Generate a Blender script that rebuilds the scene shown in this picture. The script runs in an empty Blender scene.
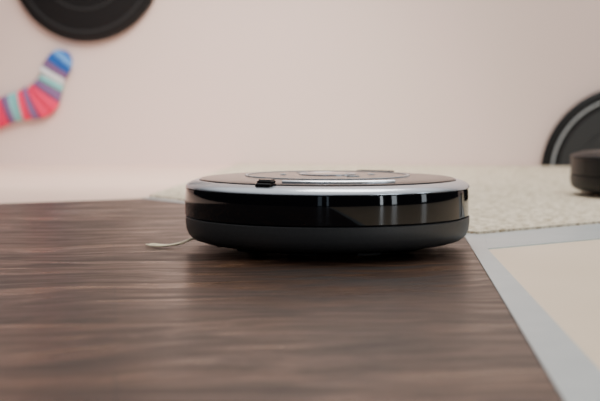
import bpy, bmesh, math, random
from mathutils import Vector
random.seed(3)
S=bpy.context.scene
COL=S.collection

# ------------------------------------------------------------ materials
def mat(name, col, rough=0.5, metal=0.0, coat=0.0, spec=0.5):
    m=bpy.data.materials.new(name); m.use_nodes=True
    b=m.node_tree.nodes['Principled BSDF']
    b.inputs['Base Color'].default_value=(*col,1)
    b.inputs['Roughness'].default_value=rough
    b.inputs['Metallic'].default_value=metal
    b.inputs['Coat Weight'].default_value=coat
    b.inputs['Coat Roughness'].default_value=0.04
    b.inputs['Specular IOR Level'].default_value=spec
    return m
def noisy(name,c1,c2,scale=(1,1,1),nscale=5,detail=6,rough=0.5,bump=0.0,bdist=0.002,spec=0.5,metal=0,lo=0.3,hi=0.7):
    m=mat(name,c1,rough,metal,spec=spec); nt=m.node_tree; N=nt.nodes; L=nt.links
    b=N['Principled BSDF']
    tc=N.new('ShaderNodeTexCoord'); mp=N.new('ShaderNodeMapping'); mp.inputs['Scale'].default_value=scale
    no=N.new('ShaderNodeTexNoise'); no.inputs['Scale'].default_value=nscale; no.inputs['Detail'].default_value=detail
    r=N.new('ShaderNodeValToRGB'); r.color_ramp.elements[0].position=lo; r.color_ramp.elements[1].position=hi
    r.color_ramp.elements[0].color=(*c1,1); r.color_ramp.elements[1].color=(*c2,1)
    L.new(tc.outputs['Object'],mp.inputs[0]); L.new(mp.outputs[0],no.inputs['Vector'])
    L.new(no.outputs['Fac'],r.inputs[0]); L.new(r.outputs[0],b.inputs['Base Color'])
    if bump:
        bp=N.new('ShaderNodeBump'); bp.inputs['Strength'].default_value=bump; bp.inputs['Distance'].default_value=bdist
        L.new(no.outputs['Fac'],bp.inputs['Height']); L.new(bp.outputs[0],b.inputs['Normal'])
    return m

def wood_material():
    m=mat('dark_walnut_laminate',(0.05,0.03,0.025),0.36); nt=m.node_tree; N=nt.nodes; L=nt.links
    b=N['Principled BSDF']; b.inputs['Specular IOR Level'].default_value=0.36
    tc=N.new('ShaderNodeTexCoord')
    mp=N.new('ShaderNodeMapping'); mp.inputs['Rotation'].default_value=(0,0,math.radians(-9))
    L.new(tc.outputs['Object'],mp.inputs[0])
    nw=N.new('ShaderNodeTexNoise'); nw.inputs['Scale'].default_value=4; nw.inputs['Detail'].default_value=2
    L.new(mp.outputs[0],nw.inputs['Vector'])
    wm=N.new('ShaderNodeVectorMath'); wm.operation='MULTIPLY_ADD'
    wm.inputs[1].default_value=(0.0,0.10,0.0)
    L.new(nw.outputs['Color'],wm.inputs[0]); L.new(mp.outputs[0],wm.inputs[2])
    def stretched(scale,detail,rough=0.6,dist=0.0):
        q=N.new('ShaderNodeMapping'); q.inputs['Scale'].default_value=scale; L.new(wm.outputs[0],q.inputs[0])
        n=N.new('ShaderNodeTexNoise'); n.inputs['Scale'].default_value=1; n.inputs['Detail'].default_value=detail
        n.inputs['Roughness'].default_value=rough; n.inputs['Distortion'].default_value=dist
        L.new(q.outputs[0],n.inputs['Vector']); return n
    n1=stretched((6,36,1),8,0.70,0.6)
    n2=stretched((24,260,1),4,0.65)
    n3=stretched((2.4,8,1),3)
    def ramp(n,stops):
        r=N.new('ShaderNodeValToRGB'); e=r.color_ramp.elements
        e[0].position=stops[0][0]; e[0].color=(*stops[0][1],1); e[1].position=stops[-1][0]; e[1].color=(*stops[-1][1],1)
        for p,c in stops[1:-1]:
            x=e.new(p); x.color=(*c,1)
        L.new(n.outputs['Fac'],r.inputs[0]); return r
    r1=ramp(n1,[(0.37,(0.008,0.0035,0.0018)),(0.47,(0.032,0.0155,0.0088)),(0.54,(0.054,0.0270,0.0155)),(0.65,(0.135,0.074,0.044))])
    r2=ramp(n2,[(0.40,(0.32,0.30,0.28)),(0.56,(1.2,1.2,1.2))])
    r3=ramp(n3,[(0.38,(0.6,0.58,0.56)),(0.62,(1.35,1.31,1.25))])
    def mul(a,c,f=1):
        x=N.new('ShaderNodeMixRGB'); x.blend_type='MULTIPLY'; x.inputs[0].default_value=f
        L.new(a,x.inputs[1]); L.new(c,x.inputs[2]); return x.outputs[0]
    o=mul(r1.outputs[0],r2.outputs[0],0.85); o=mul(o,r3.outputs[0])
    br=N.new('ShaderNodeTexBrick'); br.inputs['Scale'].default_value=1
    br.inputs['Brick Width'].default_value=1.25; br.inputs['Row Height'].default_value=0.19
    br.inputs['Mortar Size'].default_value=0.0012; br.inputs['Mortar Smooth'].default_value=0.2
    br.inputs['Color1'].default_value=(1,1,1,1); br.inputs['Color2'].default_value=(0.8,0.8,0.8,1); br.inputs['Mortar'].default_value=(0.3,0.3,0.3,1)
    L.new(mp.outputs[0],br.inputs['Vector'])
    o=mul(o,br.outputs['Color'])
    L.new(o,b.inputs['Base Color'])
    rr=N.new('ShaderNodeMapRange'); rr.inputs['From Min'].default_value=0.38; rr.inputs['From Max'].default_value=0.62
    rr.inputs['To Min'].default_value=0.46; rr.inputs['To Max'].default_value=0.27
    L.new(n1.outputs['Fac'],rr.inputs['Value']); L.new(rr.outputs[0],b.inputs['Roughness'])
    bp=N.new('ShaderNodeBump'); bp.inputs['Strength'].default_value=0.35; bp.inputs['Distance'].default_value=0.0005
    L.new(n2.outputs['Fac'],bp.inputs['Height']); L.new(bp.outputs[0],b.inputs['Normal'])
    return m

def carpet_material():
    m=mat('cream_loop_carpet',(0.6,0.55,0.45),0.95,spec=0.1); nt=m.node_tree; N=nt.nodes; L=nt.links
    b=N['Principled BSDF']
    tc=N.new('ShaderNodeTexCoord')
    v=N.new('ShaderNodeTexVoronoi'); v.inputs['Scale'].default_value=110
    L.new(tc.outputs['Object'],v.inputs['Vector'])
    n=N.new('ShaderNodeTexNoise'); n.inputs['Scale'].default_value=85; n.inputs['Detail'].default_value=5; n.inputs['Roughness'].default_value=0.75
    L.new(tc.outputs['Object'],n.inputs['Vector'])
    r=N.new('ShaderNodeValToRGB'); r.color_ramp.elements[0].position=0.40; r.color_ramp.elements[0].color=(0.40,0.32,0.20,1)
    r.color_ramp.elements[1].position=0.54; r.color_ramp.elements[1].color=(0.90,0.82,0.65,1)
    L.new(n.outputs['Fac'],r.inputs[0]); L.new(r.outputs[0],b.inputs['Base Color'])
    ad=N.new('ShaderNodeMath'); ad.operation='SUBTRACT'
    L.new(n.outputs['Fac'],ad.inputs[0]); L.new(v.outputs['Distance'],ad.inputs[1])
    bp=N.new('ShaderNodeBump'); bp.inputs['Strength'].default_value=0.9; bp.inputs['Distance'].default_value=0.006
    L.new(ad.outputs[0],bp.inputs['Height']); L.new(bp.outputs[0],b.inputs['Normal'])
    return m

M_gloss=mat('gloss_black_plastic',(0.002,0.002,0.003),0.04,coat=0.0,spec=0.40)
M_top=noisy('black_top_plastic',(0.008,0.008,0.009),(0.012,0.012,0.013),nscale=40,rough=0.2,spec=0.4)
M_grey=noisy('charcoal_matte_plastic',(0.022,0.024,0.026),(0.028,0.030,0.032),nscale=300,rough=0.5,bump=0.1,bdist=0.0003)
M_dull=mat('black_satin_plastic',(0.006,0.006,0.007),0.5,spec=0.3)
M_silver=noisy('silver_plastic',(0.58,0.63,0.69),(0.64,0.69,0.75),nscale=60,rough=0.22,metal=0.7)
M_black=mat('black_rubber',(0.006,0.006,0.006),0.8,spec=0.2)
M_line=mat('grey_print',(0.40,0.43,0.45),0.3)
M_brush=mat('brush_bristle',(1.0,0.90,0.64),0.6)
M_wall=noisy('painted_wall',(0.80,0.645,0.595),(0.82,0.665,0.615),nscale=1.2,rough=0.75,spec=0.25)
M_wood=wood_material()
M_carpet=carpet_material()
M_lightfloor=noisy('pale_laminate',(0.80,0.57,0.46),(0.90,0.68,0.57),scale=(2,30,1),nscale=1,rough=0.5)
M_beige=noisy('beige_laminate',(0.74,0.61,0.44),(0.82,0.69,0.52),nscale=3,rough=0.3)
M_trim=noisy('aluminium_trim',(0.44,0.54,0.57),(0.50,0.60,0.63),scale=(1,1,1),nscale=25,rough=0.28,metal=0.35)

# ------------------------------------------------------------ helpers
def addobj(name,me,parent=None,smooth=True,ang=35):
    o=bpy.data.objects.new(name,me); COL.objects.link(o)
    if smooth:
        me.polygons.foreach_set('use_smooth',[True]*len(me.polygons))
        try: me.set_sharp_from_angle(angle=math.radians(ang))
        except Exception: pass
    if parent: o.parent=parent
    return o
def prism(name,pts,z0,z1,m,parent=None,bev=0.0):
    bm=bmesh.new()
    f=bm.faces.new([bm.verts.new((x,y,z0)) for x,y in pts])
    r=bmesh.ops.extrude_face_region(bm,geom=[f])
    for v in r['geom']:
        if isinstance(v,bmesh.types.BMVert): v.co.z=z1
    bmesh.ops.recalc_face_normals(bm,faces=bm.faces[:])
    if bev:
        es=[e for e in bm.edges if e.verts[0].co.z==z1 and e.verts[1].co.z==z1]
        bmesh.ops.bevel(bm,geom=es,offset=bev,segments=2,affect='EDGES')
    me=bpy.data.meshes.new(name); bm.to_mesh(me); bm.free(); me.materials.append(m)
    return addobj(name,me,parent,smooth=False)
def lathe(name,prof,m,parent,a0=0,a1=360,seg=128,zmin=None,ang=30):
    bm=bmesh.new(); full=abs(a1-a0)>=360
    n=seg if full else max(8,int(seg*abs(a1-a0)/360))
    rings=[]
    for i in range(n if full else n+1):
        a=math.radians(a0+(a1-a0)*i/n)
        rings.append([bm.verts.new((r*math.cos(a),r*math.sin(a),z)) for r,z in prof])
    for i in range(n):
        A=rings[i]; B=rings[(i+1)%len(rings)]
        for j in range(len(prof)-1):
            try: bm.faces.new([A[j],B[j],B[j+1],A[j+1]])
            except ValueError: pass
    if not full:
        for R in (rings[0],rings[-1]):
            try: bm.faces.new(R)
            except ValueError: pass
    bmesh.ops.remove_doubles(bm,verts=bm.verts[:],dist=1e-6)
    bmesh.ops.recalc_face_normals(bm,faces=bm.faces[:])
    me=bpy.data.meshes.new(name); bm.to_mesh(me); bm.free(); me.materials.append(m)
    return addobj(name,me,parent,ang=ang)
def box(name,c,s,m,parent,rotz=0,bev=0.002):
    bm=bmesh.new(); bmesh.ops.create_cube(bm,size=1)
    for v in bm.verts: v.co=Vector((v.co.x*s[0],v.co.y*s[1],v.co.z*s[2]))
    bmesh.ops.bevel(bm,geom=bm.edges[:],offset=bev,segments=3,affect='EDGES')
    me=bpy.data.meshes.new(name); bm.to_mesh(me); bm.free(); me.materials.append(m)
    o=addobj(name,me,parent); o.location=c; o.rotation_euler=(0,0,rotz); return o
def wheel(name,c,r,w,m,parent,rotz):
    bm=bmesh.new()
    bmesh.ops.create_cone(bm,cap_ends=True,segments=40,radius1=r,radius2=r,depth=w)
    bmesh.ops.bevel(bm,geom=[e for e in bm.edges if abs(e.verts[0].co.z-e.verts[1].co.z)<1e-6],offset=0.002,segments=2,affect='EDGES')
    me=bpy.data.meshes.new(name); bm.to_mesh(me); bm.free(); me.materials.append(m)
    o=addobj(name,me,parent); o.location=c; o.rotation_euler=(math.pi/2,0,rotz); return o
def strand(name,lines,rad,m,parent=None):
    cu=bpy.data.curves.new(name,'CURVE'); cu.dimensions='3D'; cu.bevel_depth=rad; cu.bevel_resolution=2
    for pts in lines:
        s=cu.splines.new('BEZIER'); s.bezier_points.add(len(pts)-1)
        for p,q in zip(s.bezier_points,pts):
            p.co=q; p.handle_left_type='AUTO'; p.handle_right_type='AUTO'
    cu.materials.append(m)
    o=bpy.data.objects.new(name,cu); COL.objects.link(o)
    if parent: o.parent=parent
    return o

# ------------------------------------------------------------ robot vacuum (front = local +X)
def robot(name,loc,rot,ring=None,shell=None,top=None):
    ring=ring or M_silver; shell=shell or M_gloss; top=top or M_top
    e=bpy.data.objects.new(name,None); COL.objects.link(e); e.empty_display_size=0.1
    lathe('underside',[(0,0.0040),(0.125,0.0040),(0.134,0.0050),(0.144,0.0075),(0.158,0.0105),(0.155,0.02),(0,0.02)],M_dull,e)
    lathe('lower_skirt',[(0.14,0.0098),(0.158,0.0098),(0.1665,0.0125),(0.1720,0.0170),(0.1752,0.0240),(0.1763,0.033),(0.1763,0.0392),(0.1755,0.0400),(0.172,0.0402),(0.0,0.0402)],M_grey if shell is M_gloss else M_dull,e)
    lathe('seam_band',[(0.0,0.0401),(0.1735,0.0401),(0.1735,0.0415),(0.0,0.0415)],M_black,e)
    bp=[(0.166,0.0414),(0.1760,0.0414),(0.1768,0.0422),(0.1770,0.0500),(0.1770,0.0600),(0.1767,0.0700),(0.1762,0.0746),(0.1750,0.0752),(0.166,0.0752)]
    lathe('bumper',bp,shell,e,-89,89,seg=240)
    bp2=[(r-0.0018,z) for r,z in bp]
    lathe('rear_shell',bp2,shell,e,89.6,270.4,seg=240)
    lathe('silver_ring',[(0.155,0.0752),(0.1748,0.0752),(0.1760,0.0758),(0.1759,0.0770),(0.1742,0.0796),(0.170,0.0820),(0.1640,0.0842),(0.1612,0.0846),(0.1596,0.0838),(0.1592,0.080),(0.155,0.080)],ring,e,seg=200)
    lathe('top_deck',[(0,0.079),(0.1580,0.079),(0.1582,0.0848),(0.1574,0.0860),(0.154,0.0867),(0.140,0.0878),(0.1035,0.0889),(0.1025,0.0880),(0.100,0.0880),(0.099,0.0894),(0.0,0.0908)],top,e)
    lathe('deck_ring',[(0.1025,0.0880),(0.1022,0.0901),(0.0992,0.0901),(0.0989,0.0880)],M_line,e)
    lathe('clean_button',[(0.036,0.0895),(0.036,0.0912),(0.034,0.0918),(0.030,0.0918),(0.029,0.0910),(0.027,0.0912),(0,0.0914)],ring,e,seg=64)
    lathe('button_cap',[(0.0265,0.0908),(0.0262,0.0918),(0,0.0921)],M_gloss,e,seg=64)
    for i,a in enumerate((60,120,-60,-120)):
        a=math.radians(a)
        box('mode_button_%d'%(i+1),(0.055*math.cos(a),0.055*math.sin(a),0.0902),(0.016,0.008,0.0018),M_line,e,a+math.pi/2,0.0008)
    lathe('carry_handle',[(0.1395,0.0870),(0.1395,0.0893),(0.1410,0.0903),(0.1440,0.0901),(0.1455,0.0890),(0.1455,0.0868)],ring,e,5,58,seg=240)
    box('bin_release',(-0.150,0,0.0872),(0.018,0.050,0.003),M_grey,e,0,0.001)
    box('sensor_turret_base',(0.159,0,0.0850),(0.017,0.022,0.008),M_gloss,e,0,0.0025)
    box('sensor_turret_cap',(0.158,0,0.0893),(0.014,0.019,0.005),M_gloss,e,0,0.002)
    for s in (-1,1):
        box('bumper_seam_%d'%(1 if s<0 else 2),(0.003,s*0.1755,0.058),(0.004,0.003,0.030),M_black,e,0,0.0008)
    for s in (-1,1):
        wheel('drive_wheel_%d'%(1 if s<0 else 2),(-0.005,s*0.100,0.030),0.030,0.018,M_black,e,0)
    wheel('front_caster',(0.090,0,0.0125),0.0125,0.016,M_black,e,0)
    box('brush_deck',(-0.045,0,0.005),(0.075,0.16,0.005),M_black,e,0,0.002)
    for i in range(4):
        a=math.radians(-45+30*i)
        box('cliff_sensor_%d'%(i+1),(0.138*math.cos(a),0.138*math.sin(a),0.0065),(0.014,0.03,0.003),M_dull,e,a,0.001)
    e.location=loc; e.rotation_euler=(0,0,rot)
    return e

rx,ry=0.034,1.47
rot=math.radians(-117)
R1=robot('robot_vacuum',(rx,ry,0),rot)
def tolocal(x,y,z):
    dx,dy=x-rx,y-ry; c,s=math.cos(-rot),math.sin(-rot)
    return (dx*c-dy*s, dx*s+dy*c, z)
h=lathe('side_brush_hub',[(0,0.003),(0.010,0.003),(0.013,0.006),(0.013,0.012),(0,0.012)],M_black,R1,seg=32)
h.location=tolocal(-0.082,1.435,0)
lines=[]
for k in range(12):
    j=lambda s:random.uniform(-s,s)
    lines.append([tolocal(-0.090,1.434,0.007),tolocal(-0.130+j(.001),1.447+j(.001),0.0120+j(.0008)),
                  tolocal(-0.148+j(.002),1.450+j(.002),0.0055+j(.0008)),tolocal(-0.166+j(.004),1.450+j(.004),0.0024+abs(j(.001))),tolocal(-0.187+j(.005),1.460+j(.009),0.0020+abs(j(.002)))])
strand('side_brush_bristles',lines,0.0009,M_brush,R1)

R2=robot('robot_vacuum',(0.714,2.33,0.004),math.radians(-70),M_dull,M_dull,M_dull)

# ------------------------------------------------------------ floor pieces
prism('floor',[(-3,-3.0),(3,-3.0),(3,3.35),(-3,4.25)],-0.05,-0.004,M_lightfloor)
prism('wood_floor_panel',[(-3,-3.0),(-0.128,-3.0),(0.222,1.585),(-0.31,2.305),(-1.2,1.84),(-3,0.9)],-0.004,0.0,M_wood)
prism('beige_floor_panel',[(-0.0051,-3.0),(2.9,-3.0),(2.9,3.33),(0.229,1.437)],-0.004,-0.0005,M_beige)
prism('carpet',[(0.243,1.612),(2.5,3.372),(2.5,3.41),(-0.2,3.815),(-0.30,2.345)],-0.004,0.004,M_carpet)
prism('trim_1',[(-0.128,-3.0),(-0.0051,-3.0),(0.229,1.437),(0.252,1.600),(0.234,1.613),(0.222,1.585)],-0.004,0.0012,M_trim,bev=0.0006)
prism('trim_2',[(0.2292,1.437),(2.7,3.17),(2.7,3.39),(2.5,3.365),(0.244,1.607),(0.2522,1.60)],-0.004,0.0009,M_trim,bev=0.0006)
prism('trim_3',[(0.222,1.585),(0.236,1.613),(-0.302,2.335),(-0.31,2.305)],-0.004,0.0012,M_trim)

# ------------------------------------------------------------ wall
def wy(x): return 3.8-0.15*x
prism('wall_back',[(-3,wy(-3)),(3,wy(3)),(3,wy(3)+0.1),(-3,wy(-3)+0.1)],-0.05,2.4,M_wall)
wa=math.atan(-0.15)

def wall_disc(name,x,z,r,cut=False):
    e=bpy.data.objects.new(name,None); COL.objects.link(e)
    parts=[('body',[(0,0.0),(0.97,0.0),(0.995,0.02),(1.0,0.06),(0.995,0.10),(0.965,0.12),(0.90,0.125),(0.0,0.125)],M_dull),
           ('ring',[(0.885,0.12),(0.88,0.132),(0.862,0.132),(0.858,0.12)],M_grey if not cut else M_line),
           ('inner_plate',[(0.80,0.12),(0.795,0.13),(0.76,0.135),(0,0.137)],M_dull if not cut else M_grey),
           ('lid_ring',[(0.60,0.13),(0.595,0.145),(0.58,0.145),(0.575,0.13)],M_grey),
           ('clean_button',[(0.26,0.13),(0.255,0.15),(0.0,0.153)],M_silver)]
    for n,p,m in parts:
        o=lathe(n,[(a*r,b*r*0.9) for a,b in p],m,e,seg=96)
        if cut:
            bm=bmesh.new(); bm.from_mesh(o.data)
            g=bmesh.ops.bisect_plane(bm,geom=bm.verts[:]+bm.edges[:]+bm.faces[:],plane_co=(0,cut,0),plane_no=(0,-1,0),clear_outer=True)
            ed=[q for q in g['geom_cut'] if isinstance(q,bmesh.types.BMEdge)]
            try: bmesh.ops.triangle_fill(bm,edges=ed,use_beauty=True)
            except Exception: pass
            bm.to_mesh(o.data); bm.free()
    e.location=(x,wy(x)-0.0005,z); e.rotation_euler=(math.pi/2,0,wa)
    return e
wall_disc('robot_vacuum_wall_display',-0.695,0.657,0.258)
wall_disc('robot_vacuum_wall_display',1.02,-0.02,0.274,cut=0.0245)

# ------------------------------------------------------------ sock on wall
def sock():
    P=[(-60,133,14),(-28,123,14),(0,113,14),(16,107.5,14),(28,104.5,15.5),(37,101,19),(44,95,20.5),(50,86,17),(54,78,14.5),(58,71,14),(62,65,13.5),(66,60,12),(69.5,56,8),(71.5,53.5,1.0)]
    k=0.00333
    pts=[((x-300)*k, 0.165+((200.5-y)-86.5)*k, w*k) for x,y,w in P]
    def cr(a,b,c,d,t): return 0.5*((2*b)+(-a+c)*t+(2*a-5*b+4*c-d)*t*t+(-a+3*b-3*c+d)*t**3)
    R=[]
    for i in range(len(pts)-1):
        q=[pts[max(0,i-1)],pts[i],pts[i+1],pts[min(len(pts)-1,i+2)]]
        for s in range(6):
            t=s/6; R.append(tuple(cr(q[0][d],q[1][d],q[2][d],q[3][d],t) for d in range(3)))
    R.append(pts[-1])
    cols=[('sock_rose',(0.70,0.02,0.10)),('sock_mauve',(0.20,0.12,0.25)),('sock_teal',(0.20,0.52,0.52)),('sock_coral',(0.75,0.035,0.12)),('sock_cream',(0.70,0.72,0.74)),('sock_blue',(0.03,0.12,0.42)),('sock_sky',(0.12,0.32,0.66))]
    me=bpy.data.meshes.new('sock')
    for n,c in cols: me.materials.append(noisy(n,c,tuple(min(1,v*1.15) for v in c),nscale=180,rough=0.95,bump=0.4,bdist=0.002,spec=0.05))
    bm=bmesh.new(); rings=[]; n=20
    for i,(x,z,w) in enumerate(R):
        a=R[max(0,i-1)]; b=R[min(len(R)-1,i+1)]
        t=Vector((b[0]-a[0],0,b[1]-a[1])).normalized(); nrm=Vector((-t.z,0,t.x))
        ring=[]
        for jn in range(n):
            an=2*math.pi*jn/n
            d=min(0.020,w*0.5)*(1+0.12*math.sin(i*1.3))
            off=nrm*(w*math.cos(an)); 
            if math.cos(an)>0 and 28<i<48: off*=0.72   # inner side of the ankle bend
            ring.append(bm.verts.new((x+off.x, wy(x+off.x)-d-0.0005+d*math.sin(an), z+off.z)))
        rings.append(ring)
    L=len(rings)
    seq=[(9,5),(14,0),(17,1),(21,2),(25,3),(29,1),(38,3),(43,1),(47,2),(52,4),(58,1),(65,5),(71,6),(99,5)]
    for i in range(L-1):
        mi=next(m for lim,m in seq if i<lim)
        for jn in range(n):
            f=bm.faces.new([rings[i][jn],rings[i][(jn+1)%n],rings[i+1][(jn+1)%n],rings[i+1][jn]]); f.material_index=mi
    bm.faces.new(rings[0]); bm.faces.new(rings[-1])
    bmesh.ops.recalc_face_normals(bm,faces=bm.faces[:])
    bm.to_mesh(me); bm.free()
    addobj('striped_sock',me,ang=80)
sock()

# ------------------------------------------------------------ lights
def area(name,loc,target,size,power,col,sizey=None):
    l=bpy.data.lights.new(name,'AREA'); l.energy=power; l.color=col; l.size=size
    if sizey: l.shape='RECTANGLE'; l.size_y=sizey
    o=bpy.data.objects.new(name,l); COL.objects.link(o); o.location=loc
    o.rotation_euler=(Vector(target)-Vector(loc)).to_track_quat('-Z','Y').to_euler(); return o
area('ceiling_light',(0.4,2.1,2.5),(0.2,2.15,0),1.4,54,(1.0,0.94,0.88))
area('glint_strip_light',(2.8,-1.8,0.85),(0.1,1.5,0.6),0.16,9,(0.85,0.93,1.0),1.6)  # this and next four: added strip lamps for vertical bumper glints, not windows
area('glint_strip_light',(3.3,-1.2,0.85),(0.1,1.5,0.6),0.30,10,(0.85,0.93,1.0),1.6)
area('glint_strip_light',(4.2,0.6,0.85),(0.1,1.5,0.6),0.35,9,(0.85,0.93,1.0),1.6)
area('glint_strip_light',(-0.55,-3.4,0.8),(0.0,1.5,0.6),0.25,1.2,(0.65,0.82,1.0),1.5)
area('glint_strip_light',(-0.05,-3.4,0.8),(0.0,1.5,0.6),0.12,0.8,(0.65,0.82,1.0),1.5)
sp=bpy.data.lights.new('wall_base_fill_spot','SPOT'); sp.energy=290; sp.spot_size=math.radians(54); sp.spot_blend=1; sp.shadow_soft_size=0.25; sp.color=(1.0,0.90,0.82)  # added fill spot, brightens the lower wall in place of floor bounce
so=bpy.data.objects.new('wall_base_fill_spot',sp); COL.objects.link(so); so.location=(-0.2,1.9,1.9)
so.rotation_euler=(Vector((-0.3,3.7,-0.25))-so.location).to_track_quat('-Z','Y').to_euler()

w=bpy.data.worlds.new('World'); S.world=w; w.use_nodes=True
nt=w.node_tree; N=nt.nodes; L=nt.links; bg=N['Background']
tc=N.new('ShaderNodeTexCoord'); sx=N.new('ShaderNodeSeparateXYZ'); L.new(tc.outputs['Generated'],sx.inputs[0])
r=N.new('ShaderNodeValToRGB'); e=r.color_ramp.elements
e[0].position=0.0; e[0].color=(0.02,0.02,0.022,1); e[1].position=0.8; e[1].color=(0.90,0.88,0.87,1)
x=e.new(0.25); x.color=(0.04,0.04,0.045,1)
x=e.new(0.5); x.color=(0.50,0.50,0.51,1)
L.new(sx.outputs['Z'],r.inputs[0]); L.new(r.outputs[0],bg.inputs[0]); bg.inputs[1].default_value=1.25

# ------------------------------------------------------------ camera
cd=bpy.data.cameras.new('camera'); cam=bpy.data.objects.new('camera',cd); COL.objects.link(cam)
cam.location=(0,0,0.165); cam.rotation_euler=(math.radians(90-4.19),0,0)
cd.lens=70.8; cd.sensor_width=36
cd.dof.use_dof=True; cd.dof.focus_distance=1.30; cd.dof.aperture_fstop=6.5
cd.clip_start=0.01
S.camera=cam
